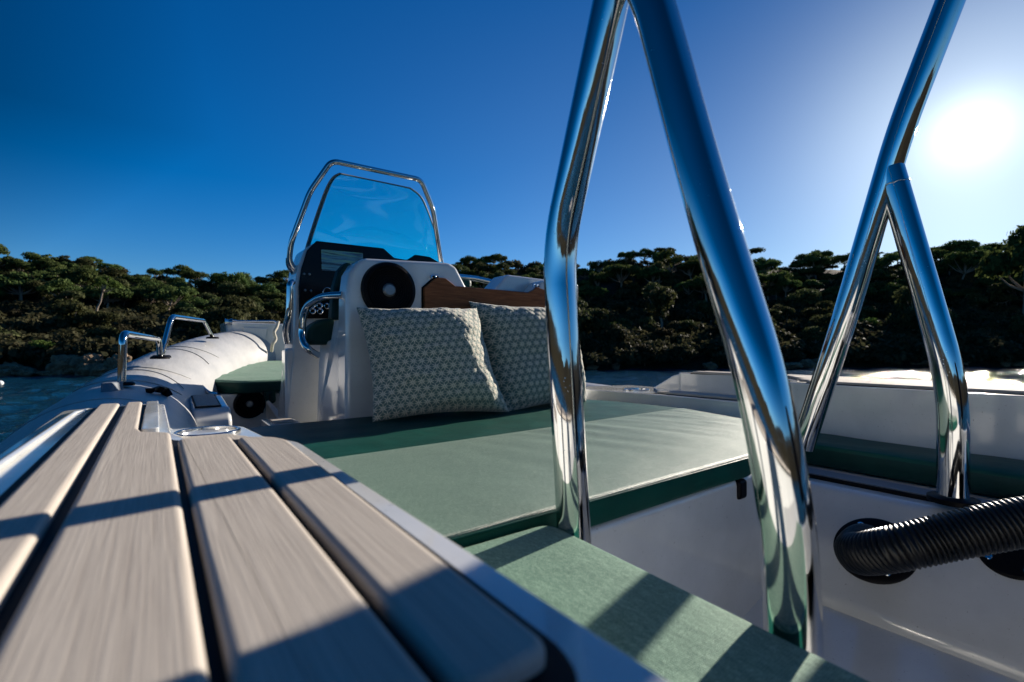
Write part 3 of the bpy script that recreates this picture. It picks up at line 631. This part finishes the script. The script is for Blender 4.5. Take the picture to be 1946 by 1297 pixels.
ss = coaming(round_poly([(2.24,.90), (2.64,.90), (2.68,2.15), (2.30,2.25), (2.17,2.1), (2.245,1.5)], [.02,.01,.03,.06,.06,.1], 4), -.262, name='side_shelf')
planks([[(2.325,.92), (2.44,.98), (2.45,1.62), (2.31,1.66)]], ss, zt=-.262, base=round_poly([(2.312,.91), (2.46,.97), (2.462,1.63), (2.298,1.68)], .02, 3))
cup(2.39, 1.86, -.257, .07)
part('side_deck', flat([(2.1,2.07), (2.60,2.2), (2.56,3.6), (2.2,3.6)], -.9, -.33), 'gel', bevel=.02)
# dark inlay strip on the ledge above the motor well
lg = part('ledge_inlay', flat(round_poly([(1.80,-.3), (1.90,-.3), (1.90,.80), (1.845,.83), (1.80,.80)], .02), -.452, -.4365), 'black', bevel=.003)
part('ledge_mat', flat(round_poly([(1.81,-.29), (1.89,-.29), (1.89,.775), (1.845,.81), (1.81,.79)], .018), -.44, -.4335), M['grey'], lg, bevel=.002)
# --- ski arch
XP, XS, RA = .60, 1.75, .0305
RS = .0355
def arch_leg(pts, r, fl, name='arch_leg'): return part(name, sweep(fillet(pts, fl, 14), r, 40), 'steel', ang=70)
top_z = 1.75
pm = [P(1094,1075,X=XP), P(1061,470,X=XP), P(1166,-20,X=XP-.0)]
up_dir = (pm[2]-pm[1]).normalized(); pt = pm[2]+up_dir*.18
sm = [P(1528,835,X=XS), P(1607,600,X=XS), P(1712,245,X=XS), P(1812,-15,X=XS+.02)]
sdir = (sm[3]-sm[2]).normalized(); st = sm[3]+sdir*.12
bar = [pt, Vector((XP+.14, pt.y+.06, pt.z+.32)), Vector((XS-.16, st.y+.05, st.z+.22)), st]
arch = part('ski_arch', sweep(fillet(pm+bar[:2], [.1,.075,.2,.2,.1], 14), RA, 40), 'steel', ang=70)
part('arch_leg', sweep(fillet([P(1510,1330,X=XP-.008), P(1500,1010,X=XP), P(1452,735,X=XP), P(1348,400,X=XP), P(1240,0,X=XP), P(1202,-70,X=XP+.0)], [.1,.12,.16,.3,.2,.1], 14), RA, 40), 'steel', arch, ang=70)
part('arch_top_bar', sweep(fillet([bar[1]-Vector((.0,.0,.03)), bar[1]+Vector((.12,0,.06)), bar[2]+Vector((-.12,0,.06)), bar[2]], [.1,.1,.1,.1], 12), RA, 40), 'steel', arch, ang=70)
part('arch_side_tube', sweep(fillet([P(1524,850,X=XS)]+sm[1:]+[st, bar[2]], [.1,.12,.1,.3,.2,.1], 14), RS, 40), 'steel', arch, ang=70)
part('arch_leg', sweep(fillet([P(1811,952,X=XS), P(1811,735,X=XS), P(1692,322,X=XS)], [.1,.12,.1], 14), RS*.98, 40), 'steel', arch, ang=70)
fl_ = part('arch_foot', lathe([(0,-.01), (.055,-.01), (.055,.004), (.045,.008), (0,.008)], P(1811,948,X=XS), (0,0,1), 36), 'grille', arch)
part('arch_foot', lathe([(0,-.01), (.045,-.01), (.045,.004), (.04,.008), (0,.008)], P(1094,1075,X=XP), (0,0,1), 36), 'steel', arch)
def weld(p, d, r0):
    q = Vector(d).normalized().to_track_quat('Z', 'Y'); part('weld_bead', sweep([Vector(p)+q @ Vector((math.cos(t)*r0, math.sin(t)*r0, .0012*math.sin(t*9))) for t in [i*math.pi/30 for i in range(61)]], .0020, 8, False), 'steel', arch, ang=80)
w0 = P(1692,322,X=XS); w1 = P(1811,735,X=XS); d_ = (w1-w0).normalized(); weld(w0+d_*.052, d_, RS*.985)
# --- rigging hose and flanges
def flange(c, r, name='hose_flange', scr=((.6,-.62), (-.6,.62))):
    ax = Vector((-.70,0,.71)); o = part(name, lathe([(0,-.004), (r,-.004), (r,.006), (r*.93,.011), (r*.6,.012), (0,.012)], c, ax, 48), 'grille')
    q = ax.to_track_quat('Z', 'Y')
    for a in (R_(35), R_(215), R_(125), R_(305)):
        p = Vector(c) + q @ Vector((math.cos(a)*r*.76, math.sin(a)*r*.76, .012)); part('screw', lathe([(0,0), (.0085,0), (.0085,.002), (.006,.0035), (.003,.002), (0,.002)], p, ax, 16), 'steel', o)
    return o
def on_wall(px, py): d = P(px, py, F=1.0); return d*(2.181/(d.x-.96*d.z))
fc = on_wall(1662, 1046)
flange(fc, .098)
fc2 = on_wall(1926, 1054); flange(fc2, .066)
hpath = spline([fc+Vector((.02,0,-.02)), fc+Vector((-.09,-.005,.045)), P(1632,1052,F=1.17), P(1700,1043,F=1.08), P(1790,1023,F=1.04), P(1880,1004,F=1.01), P(1960,990,F=.985), P(2060,982,F=.95), P(2250,1010,F=.9), Vector((1.25,-.6,-.35)), Vector((1.2,-1.0,-.3))], 12)
L_ = [0.0]
for a, b in zip(hpath, hpath[1:]): L_.append(L_[-1]+(b-a).length)
def at_len(s):
    for i in range(1, len(L_)):
        if s <= L_[i]: t = (s-L_[i-1])/(L_[i]-L_[i-1]); return hpath[i-1].lerp(hpath[i], t)
    return hpath[-1]
pitch = .0098; K = int(L_[-1]/pitch); hp = []; hr = []
for k in range(K*6): s = k*pitch/6; ph = (k % 6)/6; hp.append(at_len(s)); hr.append(.0455+.0042*(.5-.5*math.cos(2*math.pi*ph))**.6)
part('corrugated_hose', sweep(hp, hr, 32), 'hose', ang=80)
# --- helm seat pod
YB = 2.05
def B(px, py, y=YB): return P(px, py, Y=y)
xl, xr = .652, 2.13
outline = [Vector((xl, YB, -.42)), B(659,560), B(664,520), B(676,500), B(692,490), B(855,499), B(868,507), B(888,546), B(905,549), B(1000,559), B(1014,556)]
# symmetric-ish right hump
outline = outline + [Vector((1.785,YB,.395)), Vector((2.0,YB,.385)), Vector((2.06,YB,.34)), Vector((xr,YB,-.42))]
pod = part('seat_pod', prism_me(outline, (0,.13,0)), 'gel', bevel=.022, seg=4)
part('pod_side', prism_me([(xl+.004,2.16,-.42), (xl+.004,2.54,-.42), (xl+.012,2.51,.02), (xl+.02,2.34,.045), (xl+.05,2.30,.30), (xl+.06,2.16,.36)], (.05,0,0)), 'gel', pod, bevel=.012)
part('pod_side', prism_me([(xr-.06,2.16,-.42), (xr-.06,2.56,-.42), (xr-.06,2.52,.02), (xr-.1,2.34,.05), (xr-.12,2.28,.22), (xr-.12,2.16,.26)], (.05,0,0)), 'gel', pod, bevel=.012)
part('pod_base', box_me(xl+.055, xr-.06, 2.17, 2.55, -.9, -.0), 'gel', pod, bevel=.015)
part('seat_bolster', prism_me([P(584,656,Y=2.38), P(583,636,Y=2.38), P(592,618,Y=2.38), P(612,607,Y=2.38), P(640,603,Y=2.38), P(650,656,Y=2.38)], (0,.13,0)), 'vin2', pod, bevel=.025, seg=5)
part('back_bolster', prism_me([P(658,498,Y=2.25), P(644,514,Y=2.25), P(635,545,Y=2.25), P(630,608,Y=2.25), P(660,608,Y=2.25), P(672,500,Y=2.25)], (0,.07,0)), 'vin2', pod, bevel=.015, seg=4)
sk = part('seat_cushion', box_me(xl+.07, xr-.08, 2.33, 2.585, .0, .15), 'vin2', pod, bevel=.06, seg=6)
part('seat_backrest', prism_me([(xl+.10,2.185,.03), (xl+.10,2.33,.03), (xl+.12,2.30,.33), (xl+.12,2.24,.385), (xl+.12,2.185,.385)], (.62,0,0)), 'vin2', pod, bevel=.03, seg=5)
# right hump block behind the gap
part('pod_hump', prism_me([B(940,552,2.18), B(966,522,2.18), B(1028,530,2.18), B(1100,540,2.18), B(1100,575,2.18), B(930,560,2.18)], (0,.16,0)), 'gel', pod, bevel=.014)
rail([P(858,525,Y=2.5), P(905,530,Y=2.5), P(962,543,Y=2.46)], .0175, .02, bases=(), parent=pod, name='back_rail')
# speaker
def speaker(c, r, parent, ax=(0,-1,0), name='speaker'):
    o = part(name, lathe([(0,.006), (r*.26,.007), (r*.3,.004), (r*.8,.018), (r*.86,.028), (r*.97,.024), (r,.004), (r,0), (0,0)][::-1], c, ax, 56), 'grille', parent, ang=50)
    part('speaker_cap', lathe([(0,.022), (r*.18,.021), (r*.235,.014), (r*.24,.004), (0,.004)], c, ax, 32), 'cap', o)
    for k in range(0): pass
    bm = bmesh.new()
    for q_ in (.36,.44,.52,.6,.68,.76): 
        a_ = Vector(ax); qq = a_.to_track_quat('Z','Y'); z_ = .006+.018*(q_-.3)/.5
        sweep([Vector(c)+qq @ Vector((math.cos(t)*r*q_, math.sin(t)*r*q_, z_)) for t in [i*math.pi/24 for i in range(49)]], .0022, 6, False, bm)
    part('speaker_grille', from_bm(bm), 'grille', o); return o
speaker(B(738,552), .128, pod)
# wooden folding backrest with hinges
wp = [B(803,650), B(803,548), B(820,533), B(828,529), B(843,530), B(862,545), B(1000,557), B(1010,552), B(1016,546), Vector((1.82,YB,.325)), Vector((1.85,YB,.29)), Vector((1.85,YB,-.02))]
wb = part('wooden_backrest', prism_me([p+Vector((0,-.022,0)) for p in wp], (0,.018,0)), 'wood', pod, bevel=.004)
part('backing_trim', prism_me([Vector((p.x+(-.006 if p.x < 1.2 else .006), YB-.004, p.z+(.003 if p.z > .1 else -.003))) for p in wp], (0,.0035,0)), 'black', wb)
for px, py in ((822,528), (830,528), (1016,545), (1022,546)):
    part('hinge', sweep([P(px-3,py,Y=YB-.02), P(px-3,py-3,Y=YB-.02), P(px+1,py-4,Y=YB-.01), P(px+2,py,Y=YB-.0)], .005, 8), 'steel', wb)
# side handle loop on the pod
hs = [P(652,561,X=xl+.012), P(612,563,X=.60), P(578,585,X=.56), P(572,640,X=.55), P(584,664,X=.56), P(604,676,X=.615)]
rail(hs, .0165, .09, bases=(), parent=pod, name='side_handle')
# --- console with windscreen
YC = 2.72
con = part('console', prism_me([(.545,YC,-.86), (.58,2.98,-.86), (.84,3.34,-.86), (1.34,3.34,-.86), (1.46,2.98,-.86), (1.50,YC,-.86)], (0,0,.86)), 'gel', bevel=.02)
cb = [P(542,800,Y=YC), P(557,648,Y=YC), P(560,540,Y=YC), P(566,505,Y=YC), P(580,468,Y=YC), P(600,456,Y=YC), P(728,470,Y=YC), P(748,490,Y=YC), P(772,494,Y=YC), P(788,484,Y=YC), P(815,488,Y=YC), P(842,506,Y=YC), Vector((1.52,YC,-.1)), Vector((1.52,YC,-.5))]
part('console_face', prism_me([p+Vector((0,-.005,-.012)) for p in cb], (0,.22,0)), 'gel', con, bevel=.014)
dp = [P(567,606,Y=YC), P(566,545,Y=YC), P(571,512,Y=YC), P(582,477,Y=YC), P(600,459,Y=YC), P(727,473,Y=YC), P(747,491,Y=YC), P(771,495,Y=YC), P(787,485,Y=YC), P(814,489,Y=YC), P(838,503,Y=YC), P(838,606,Y=YC)]
dash = part('dash_panel', prism_me([p+Vector((0,-.020,0)) for p in dp], (0,.012,0)), 'dash', con, bevel=.006)
part('chart_screen', prism_me([P(611,474,Y=YC-.03), P(690,481,Y=YC-.03), P(690,520,Y=YC-.03), P(612,514,Y=YC-.03)], (0,.012,0)), 'screen', dash, bevel=.004)
for px, py in ((578,521), (588,521.5), (580,552), (591,553)): part('button', lathe([(0,.004), (.005,.003), (.007,0), (.007,-.004), (0,-.004)], P(px,py,Y=YC-.022), (0,-1,0), 12), 'cap', dash)
for px, py in ((593,581), (607,581.5), (621,582), (594,591.5), (608,592)):
    part('push_switch', lathe([(.009,.002), (.0135,.006), (.0165,.004), (.0165,-.003), (.009,-.003), (.009,.002)], P(px,py,Y=YC-.022), (0,-1,0), 20), 'steel', dash)
part('steering_wheel', sweep([P(705+38*math.cos(a),600+36*math.sin(a),Y=YC-.16) for a in [i*math.pi/24 for i in range(49)]], .009, 10, False), 'grille', con, ang=80)
part('key_ring', sweep([P(622+8*math.cos(a),556+9*math.sin(a),Y=YC-.10) for a in [i*math.pi/12 for i in range(25)]], .0025, 8, False), 'steel', con, ang=80)
# windscreen glass: curved sheet, raked
K = 24; gx = [(572,512,2.94), (579,480,2.93), (591,440,2.90), (606,395,2.85), (620,358,2.80), (632,338,2.78), (645,330,2.77)]
gr_ = [(844,512,2.94), (838,480,2.93), (829,448,2.90), (818,415,2.85), (806,385,2.80), (796,370,2.78), (780,358,2.77)]
bm = bmesh.new(); L1 = spline([Vector(p) for p in gx], 4); L2 = spline([Vector(p) for p in gr_], 4); vs = []
for a, b in zip(L1, L2):
    row = []
    for j in range(K+1): t = j/K; p = a.lerp(b, t); row.append(bm.verts.new(P(p.x, p.y, Y=p.z+.04*(1-(2*t-1)**2))))
    vs.append(row)
for a, b in zip(vs, vs[1:]):
    for j in range(K): bm.faces.new((a[j], a[j+1], b[j+1], b[j]))
loop = [r_[0].co.copy() for r_ in vs] + [q.co.copy() for q in vs[-1][1:-1]] + [r_[-1].co.copy() for r_ in vs[::-1]]
ws = part('windscreen', from_bm(bm), 'glass', con, ang=80); so = ws.modifiers.new('thick', 'SOLIDIFY'); so.thickness = .005
part('screen_edge', sweep(loop, .0045, 8), M['grey'], ws, ang=80)
fr = [P(568,522,Y=2.82), P(549,499,Y=2.82), P(553,462,Y=2.78), P(589,365,Y=2.72), P(630,306,Y=2.67), P(800,342,Y=2.67), P(823,398,Y=2.72), P(838,497,Y=2.82)]
rail(fr, .0150, .04, bases=(), parent=con, name='screen_frame')
part('screen_frame', sweep(fillet([P(549,492,Y=2.82), P(549,505,Y=2.84), P(562,524,Y=2.84)], .03), .0165, 16), 'steel', con, ang=80)
rail([P(556,536,Y=2.67), P(551,540,Y=2.65), P(549,600,Y=2.65), P(541,628,Y=2.69), P(546,652,Y=2.72)], .0155, .05, bases=(), parent=con, name='console_grab_rail')
part('rail_recess', prism_me([P(552,585,Y=2.78), P(561,590,Y=2.78), P(560,645,Y=2.78), P(545,655,Y=2.78), P(541,640,Y=2.78)], (.02,.03,0)), 'grey', con, bevel=.006)
# --- bow seat, cushion, speaker, lockers
bf = 3.42
bs = part('bow_seat', prism_me([(.12,bf+.15,-.85), (.34,bf,-.85), (2.1,bf,-.85), (2.35,bf+.2,-.85), (1.9,5.1,-.85), (.6,5.1,-.85)], (0,0,.562)), 'gel', bevel=.02)
speaker(P(474,768,Y=bf), .092, bs, (0,-1,0))
def btilt(p): return max(0, p.y-3.4)*.055
cushion('bow_cushion', [(.17,3.60), (.42,3.36), (2.0,3.36), (2.28,3.6), (2.05,4.5), (1.75,5.0), (.72,5.0), (.40,4.5)], -.205, .08, M['pad2'], M['vin2'], None, rads=.05, edge=.02, crown=.01, step=.06, tilt=btilt, piping=M['vin2'],
        disp=lambda x, y: .006*noise.noise(Vector((x*5, y*9, 0))))
tag(bpy.data.objects['bow_cushion'], 'six sided dark green cushion on the bow seat left of the console', 'cushion')
hb = part('headrest_cushion', prism_me([P(503,745,Y=3.36), P(524,740,Y=3.36), P(526,766,Y=3.36), P(508,770,Y=3.36)], (.0,.05,0)), 'vin2', bs, bevel=.02, seg=4)
for x0 in (500, 512): part('strap', sweep([P(x0,742,Y=3.37), P(x0+1,765,Y=3.35), P(x0-1,785,Y=3.36)], .004, 6), 'grille', hb)
# step locker on the port side with teak pad
lo = [P(366,812,X=.07), P(370,775,X=.07), P(385,755,X=.09)]
sl_ = part('step_locker', prism_me([(.125,2.50,-.85), (.125,2.50,-.33), (.125,2.56,-.275), (.125,2.88,-.245), (.125,2.93,-.27), (.125,2.93,-.85)], (.155,0,0)), 'gel', bevel=.02, seg=4)
part('teak_pad', prism_me([(.145,2.575,-.2715), (.235,2.575,-.2715), (.235,2.86,-.245), (.145,2.86,-.245)], (0,0,.008)), 'teak', sl_, bevel=.002)
part('pad_border', prism_me([(.138,2.567,-.2725), (.242,2.567,-.2725), (.242,2.868,-.2455), (.138,2.868,-.2455)], (0,0,.005)), 'black', sl_)
rail([P(380,722,Y=3.3), P(384,738,Y=3.25), P(398,748,Y=3.2), P(412,750,Y=3.2)], .012, .05, bases=(), name='coiled_strap')
# bow step locker
bl = part('bow_locker', prism_me([P(429,612,Y=5.02), P(432,660,Y=5.02), Vector((.62,5.02,-.4)), Vector((1.82,5.02,-.4)), Vector((1.95,5.02,.18)), Vector((1.93,5.02,.235)), P(480,614,Y=5.02)], (0,.5,0)), 'gel', bevel=.015)
part('locker_panel', prism_me([P(462,622,Y=5.02), P(508,624,Y=5.02), P(500,668,Y=5.02), P(462,666,Y=5.02)], (0,-.012,0)), 'gel', bl, bevel=.006)
part('bow_rail', sweep(fillet([P(437,617,Y=5.1), P(436,608,Y=5.1), P(450,611,Y=5.1), P(524,611,Y=5.1), P(528,622,Y=5.1)], .03), .010, 12), 'steel', bl, ang=80)
part('bow_roller', lathe([(0,-.03), (.03,-.03), (.02,0), (.03,.03), (0,.03)], P(434,612,Y=5.0), (1,0,0), 20), 'steel', bl)
part('mooring_rope', sweep(spline([P(529,611,Y=4.9), P(526,622,Y=4.88), P(521,632,Y=4.86), P(524,645,Y=4.85), P(518,655,Y=4.84), P(516,668,Y=4.9)], 6), .014, 10), 'rope', ang=80)
part('step_ridge', prism_me([P(505,762,Y=3.35), P(512,760,Y=3.35), P(552,800,Y=2.75), P(535,806,Y=2.75)], (0,0,-.2)), 'gel', bevel=.01)
part('floor_strip', flat([(.42,2.42), (.56,2.42), (.56,2.60), (.42,2.66)], -.8, -.36), 'gel', bevel=.006)
part('floor_strip', flat([(.445,2.44), (.54,2.44), (.54,2.56), (.445,2.60)], -.37, -.353), 'teak', bevel=.003)
# ================================================================== loose cushions and pillows
def wr(x, y):
    a = noise.noise(Vector((x*13+y*3, y*2.2, 1.3)))
    m = max(0, min(1, (x-.55)*1.4))*max(0, min(1, (y-.74)*2.5))*max(0, min(1, 1.0-(y-1.25)*3))
    return .0085*m*a + .0015*noise.noise(Vector((x*6, y*3, 4)))
pad = cushion('sun_pad', [(.205,.662), (1.36,.645), (1.98,.95), (2.11,1.36), (.205,1.315)], -.300, .062, M['pad'], M['vin'], rads=[.02,.05,.03,.03,.02], edge=.010, crown=.007, rings=60, disp=wr, step=.014, piping=M['vin'])
tag(pad, 'large pale green canvas sun pad lying in front of the pillows', 'cushion')
back = cushion('bench_cushion', [(.205,1.325), (2.12,1.37), (2.12,1.72), (2.0,2.045), (.30,2.045), (.205,1.98)], -.304, .060, M['vin'], M['vin'], rads=[.01,.03,.1,.05,.12,.06], edge=.010, crown=.004, rings=30, step=.03, disp=lambda x, y: .003*noise.noise(Vector((x*5, y*8, 0))))
tag(back, 'dark green vinyl bench cushion under the two pillows', 'cushion')
side = cushion('side_cushion', [(.197,-.7), (.515,-.7), (.572,.648), (.197,.656)], -.320, .058, M['pad2'], M['vin'], rads=[.02,.02,.03,.01], edge=.010, crown=.004, rings=24, step=.02)
tag(side, 'narrow green canvas side cushion with arch shadows beside the teak strips', 'cushion')
far = cushion('side_cushion', [(1.945,-.5), (2.238,-.5), (2.238,.90), (1.965,.90)], -.362, .075, M['vin'], M['vin2'], rads=.03, edge=.022, crown=.008, rings=16, step=.04, disp=lambda x, y: .005*noise.noise(Vector((x*4, y*6, 2))))
tag(far, 'dark green side cushion on the starboard seat behind the far arch leg', 'cushion')
def pillow(tl, tr, br, bl, label, seed, T=.10, ridge=(.60, .84, .065)):
    tl, tr, br, bl = map(Vector, (tl, tr, br, bl)); n = ((tr-bl).cross(tl-br)).normalized()
    if n.y > 0: n = -n
    K = 150; bm = bmesh.new(); uvl = bm.loops.layers.uv.new('uv'); sides = []
    for sgn in (1, -1):
        g = []
        for i in range(K+1):
            row = []
            for j in range(K+1):
                u, v_ = j/K, i/K; a, b = 2*u-1, 2*v_-1
                # edges pull in between the corners
                ai = a*(1-.085*(1-b*b)**1.2*abs(a)**2); bi = b*(1-.085*(1-a*a)**1.2*abs(b)**2)
                uu, vv = (ai+1)/2, (bi+1)/2
                p = bl*(1-uu)*(1-vv)+br*uu*(1-vv)+tr*uu*vv+tl*(1-uu)*vv
                rg = ridge[0] + (ridge[1]-ridge[0])*(1-v_); rt = max(0.0, 1-(u-rg)/(1-rg)) if u > rg else u/rg; rt = rt*rt*(3-2*rt)*.5+rt*.5
                e = max(0, (1-a**4))*max(0, (1-b**4)); h = T*e**.62
                puff = 0
                rr = math.floor(v_*17); cu = (u*17+(rr % 2)*.5) % 1-.5; cv = (v_*17) % 1-.5
                puff = .0030*(1-min(1, (abs(cu)**2+abs(cv)**2)*3.6))**.7
                if sgn < 0: puff *= .3
                wk = noise.noise(Vector((a*2.2+seed, b*2.2, seed)))*.018 + noise.noise(Vector((a*5-b*3, b*5+seed, 2.0)))*.009
                cr_ = (abs(a*b))**2*noise.noise(Vector(((a-b)*9, seed, 0)))*.02
                q_ = p + n*(ridge[2]*rt*e**.3 if sgn > 0 else 0) + n*sgn*(h + (puff + wk + cr_)*min(1, e*6)) 
                if sgn < 0 and (i in (0, K) or j in (0, K)): row.append(sides[0][i][j])
                else: row.append(bm.verts.new(q_))
            g.append(row)
        sides.append(g)
        for i in range(K):
            for j in range(K):
                fc_ = bm.faces.new((g[i][j], g[i][j+1], g[i+1][j+1], g[i+1][j]) if sgn > 0 else (g[i][j], g[i+1][j], g[i+1][j+1], g[i][j+1]))
                idx = ((i, j), (i, j+1), (i+1, j+1), (i+1, j)) if sgn > 0 else ((i, j), (i+1, j), (i+1, j+1), (i, j+1))
                for lp, (a_, b_) in zip(fc_.loops, idx): lp[uvl].uv = (b_/K, a_/K)
    me = bpy.data.meshes.new('pillow'); bm.to_mesh(me); bm.free()
    return tag(link('throw_pillow', me, M['pil'], ang=180), label, 'pillow', 'pillows on the bench')
pillow(P(677,584,Y=1.99), P(906,586,Y=1.90), P(968,784,Y=1.72), P(708,803,Y=1.86), 'left textured grey green pillow with star weave leaning below the round speaker', 3.1)
pillow(P(891,573,Y=1.99), P(1086,590,Y=1.98), P(1114,764,Y=1.86), P(948,792,Y=1.80), 'right textured pillow half hidden behind the near steel arch leg', 7.7)
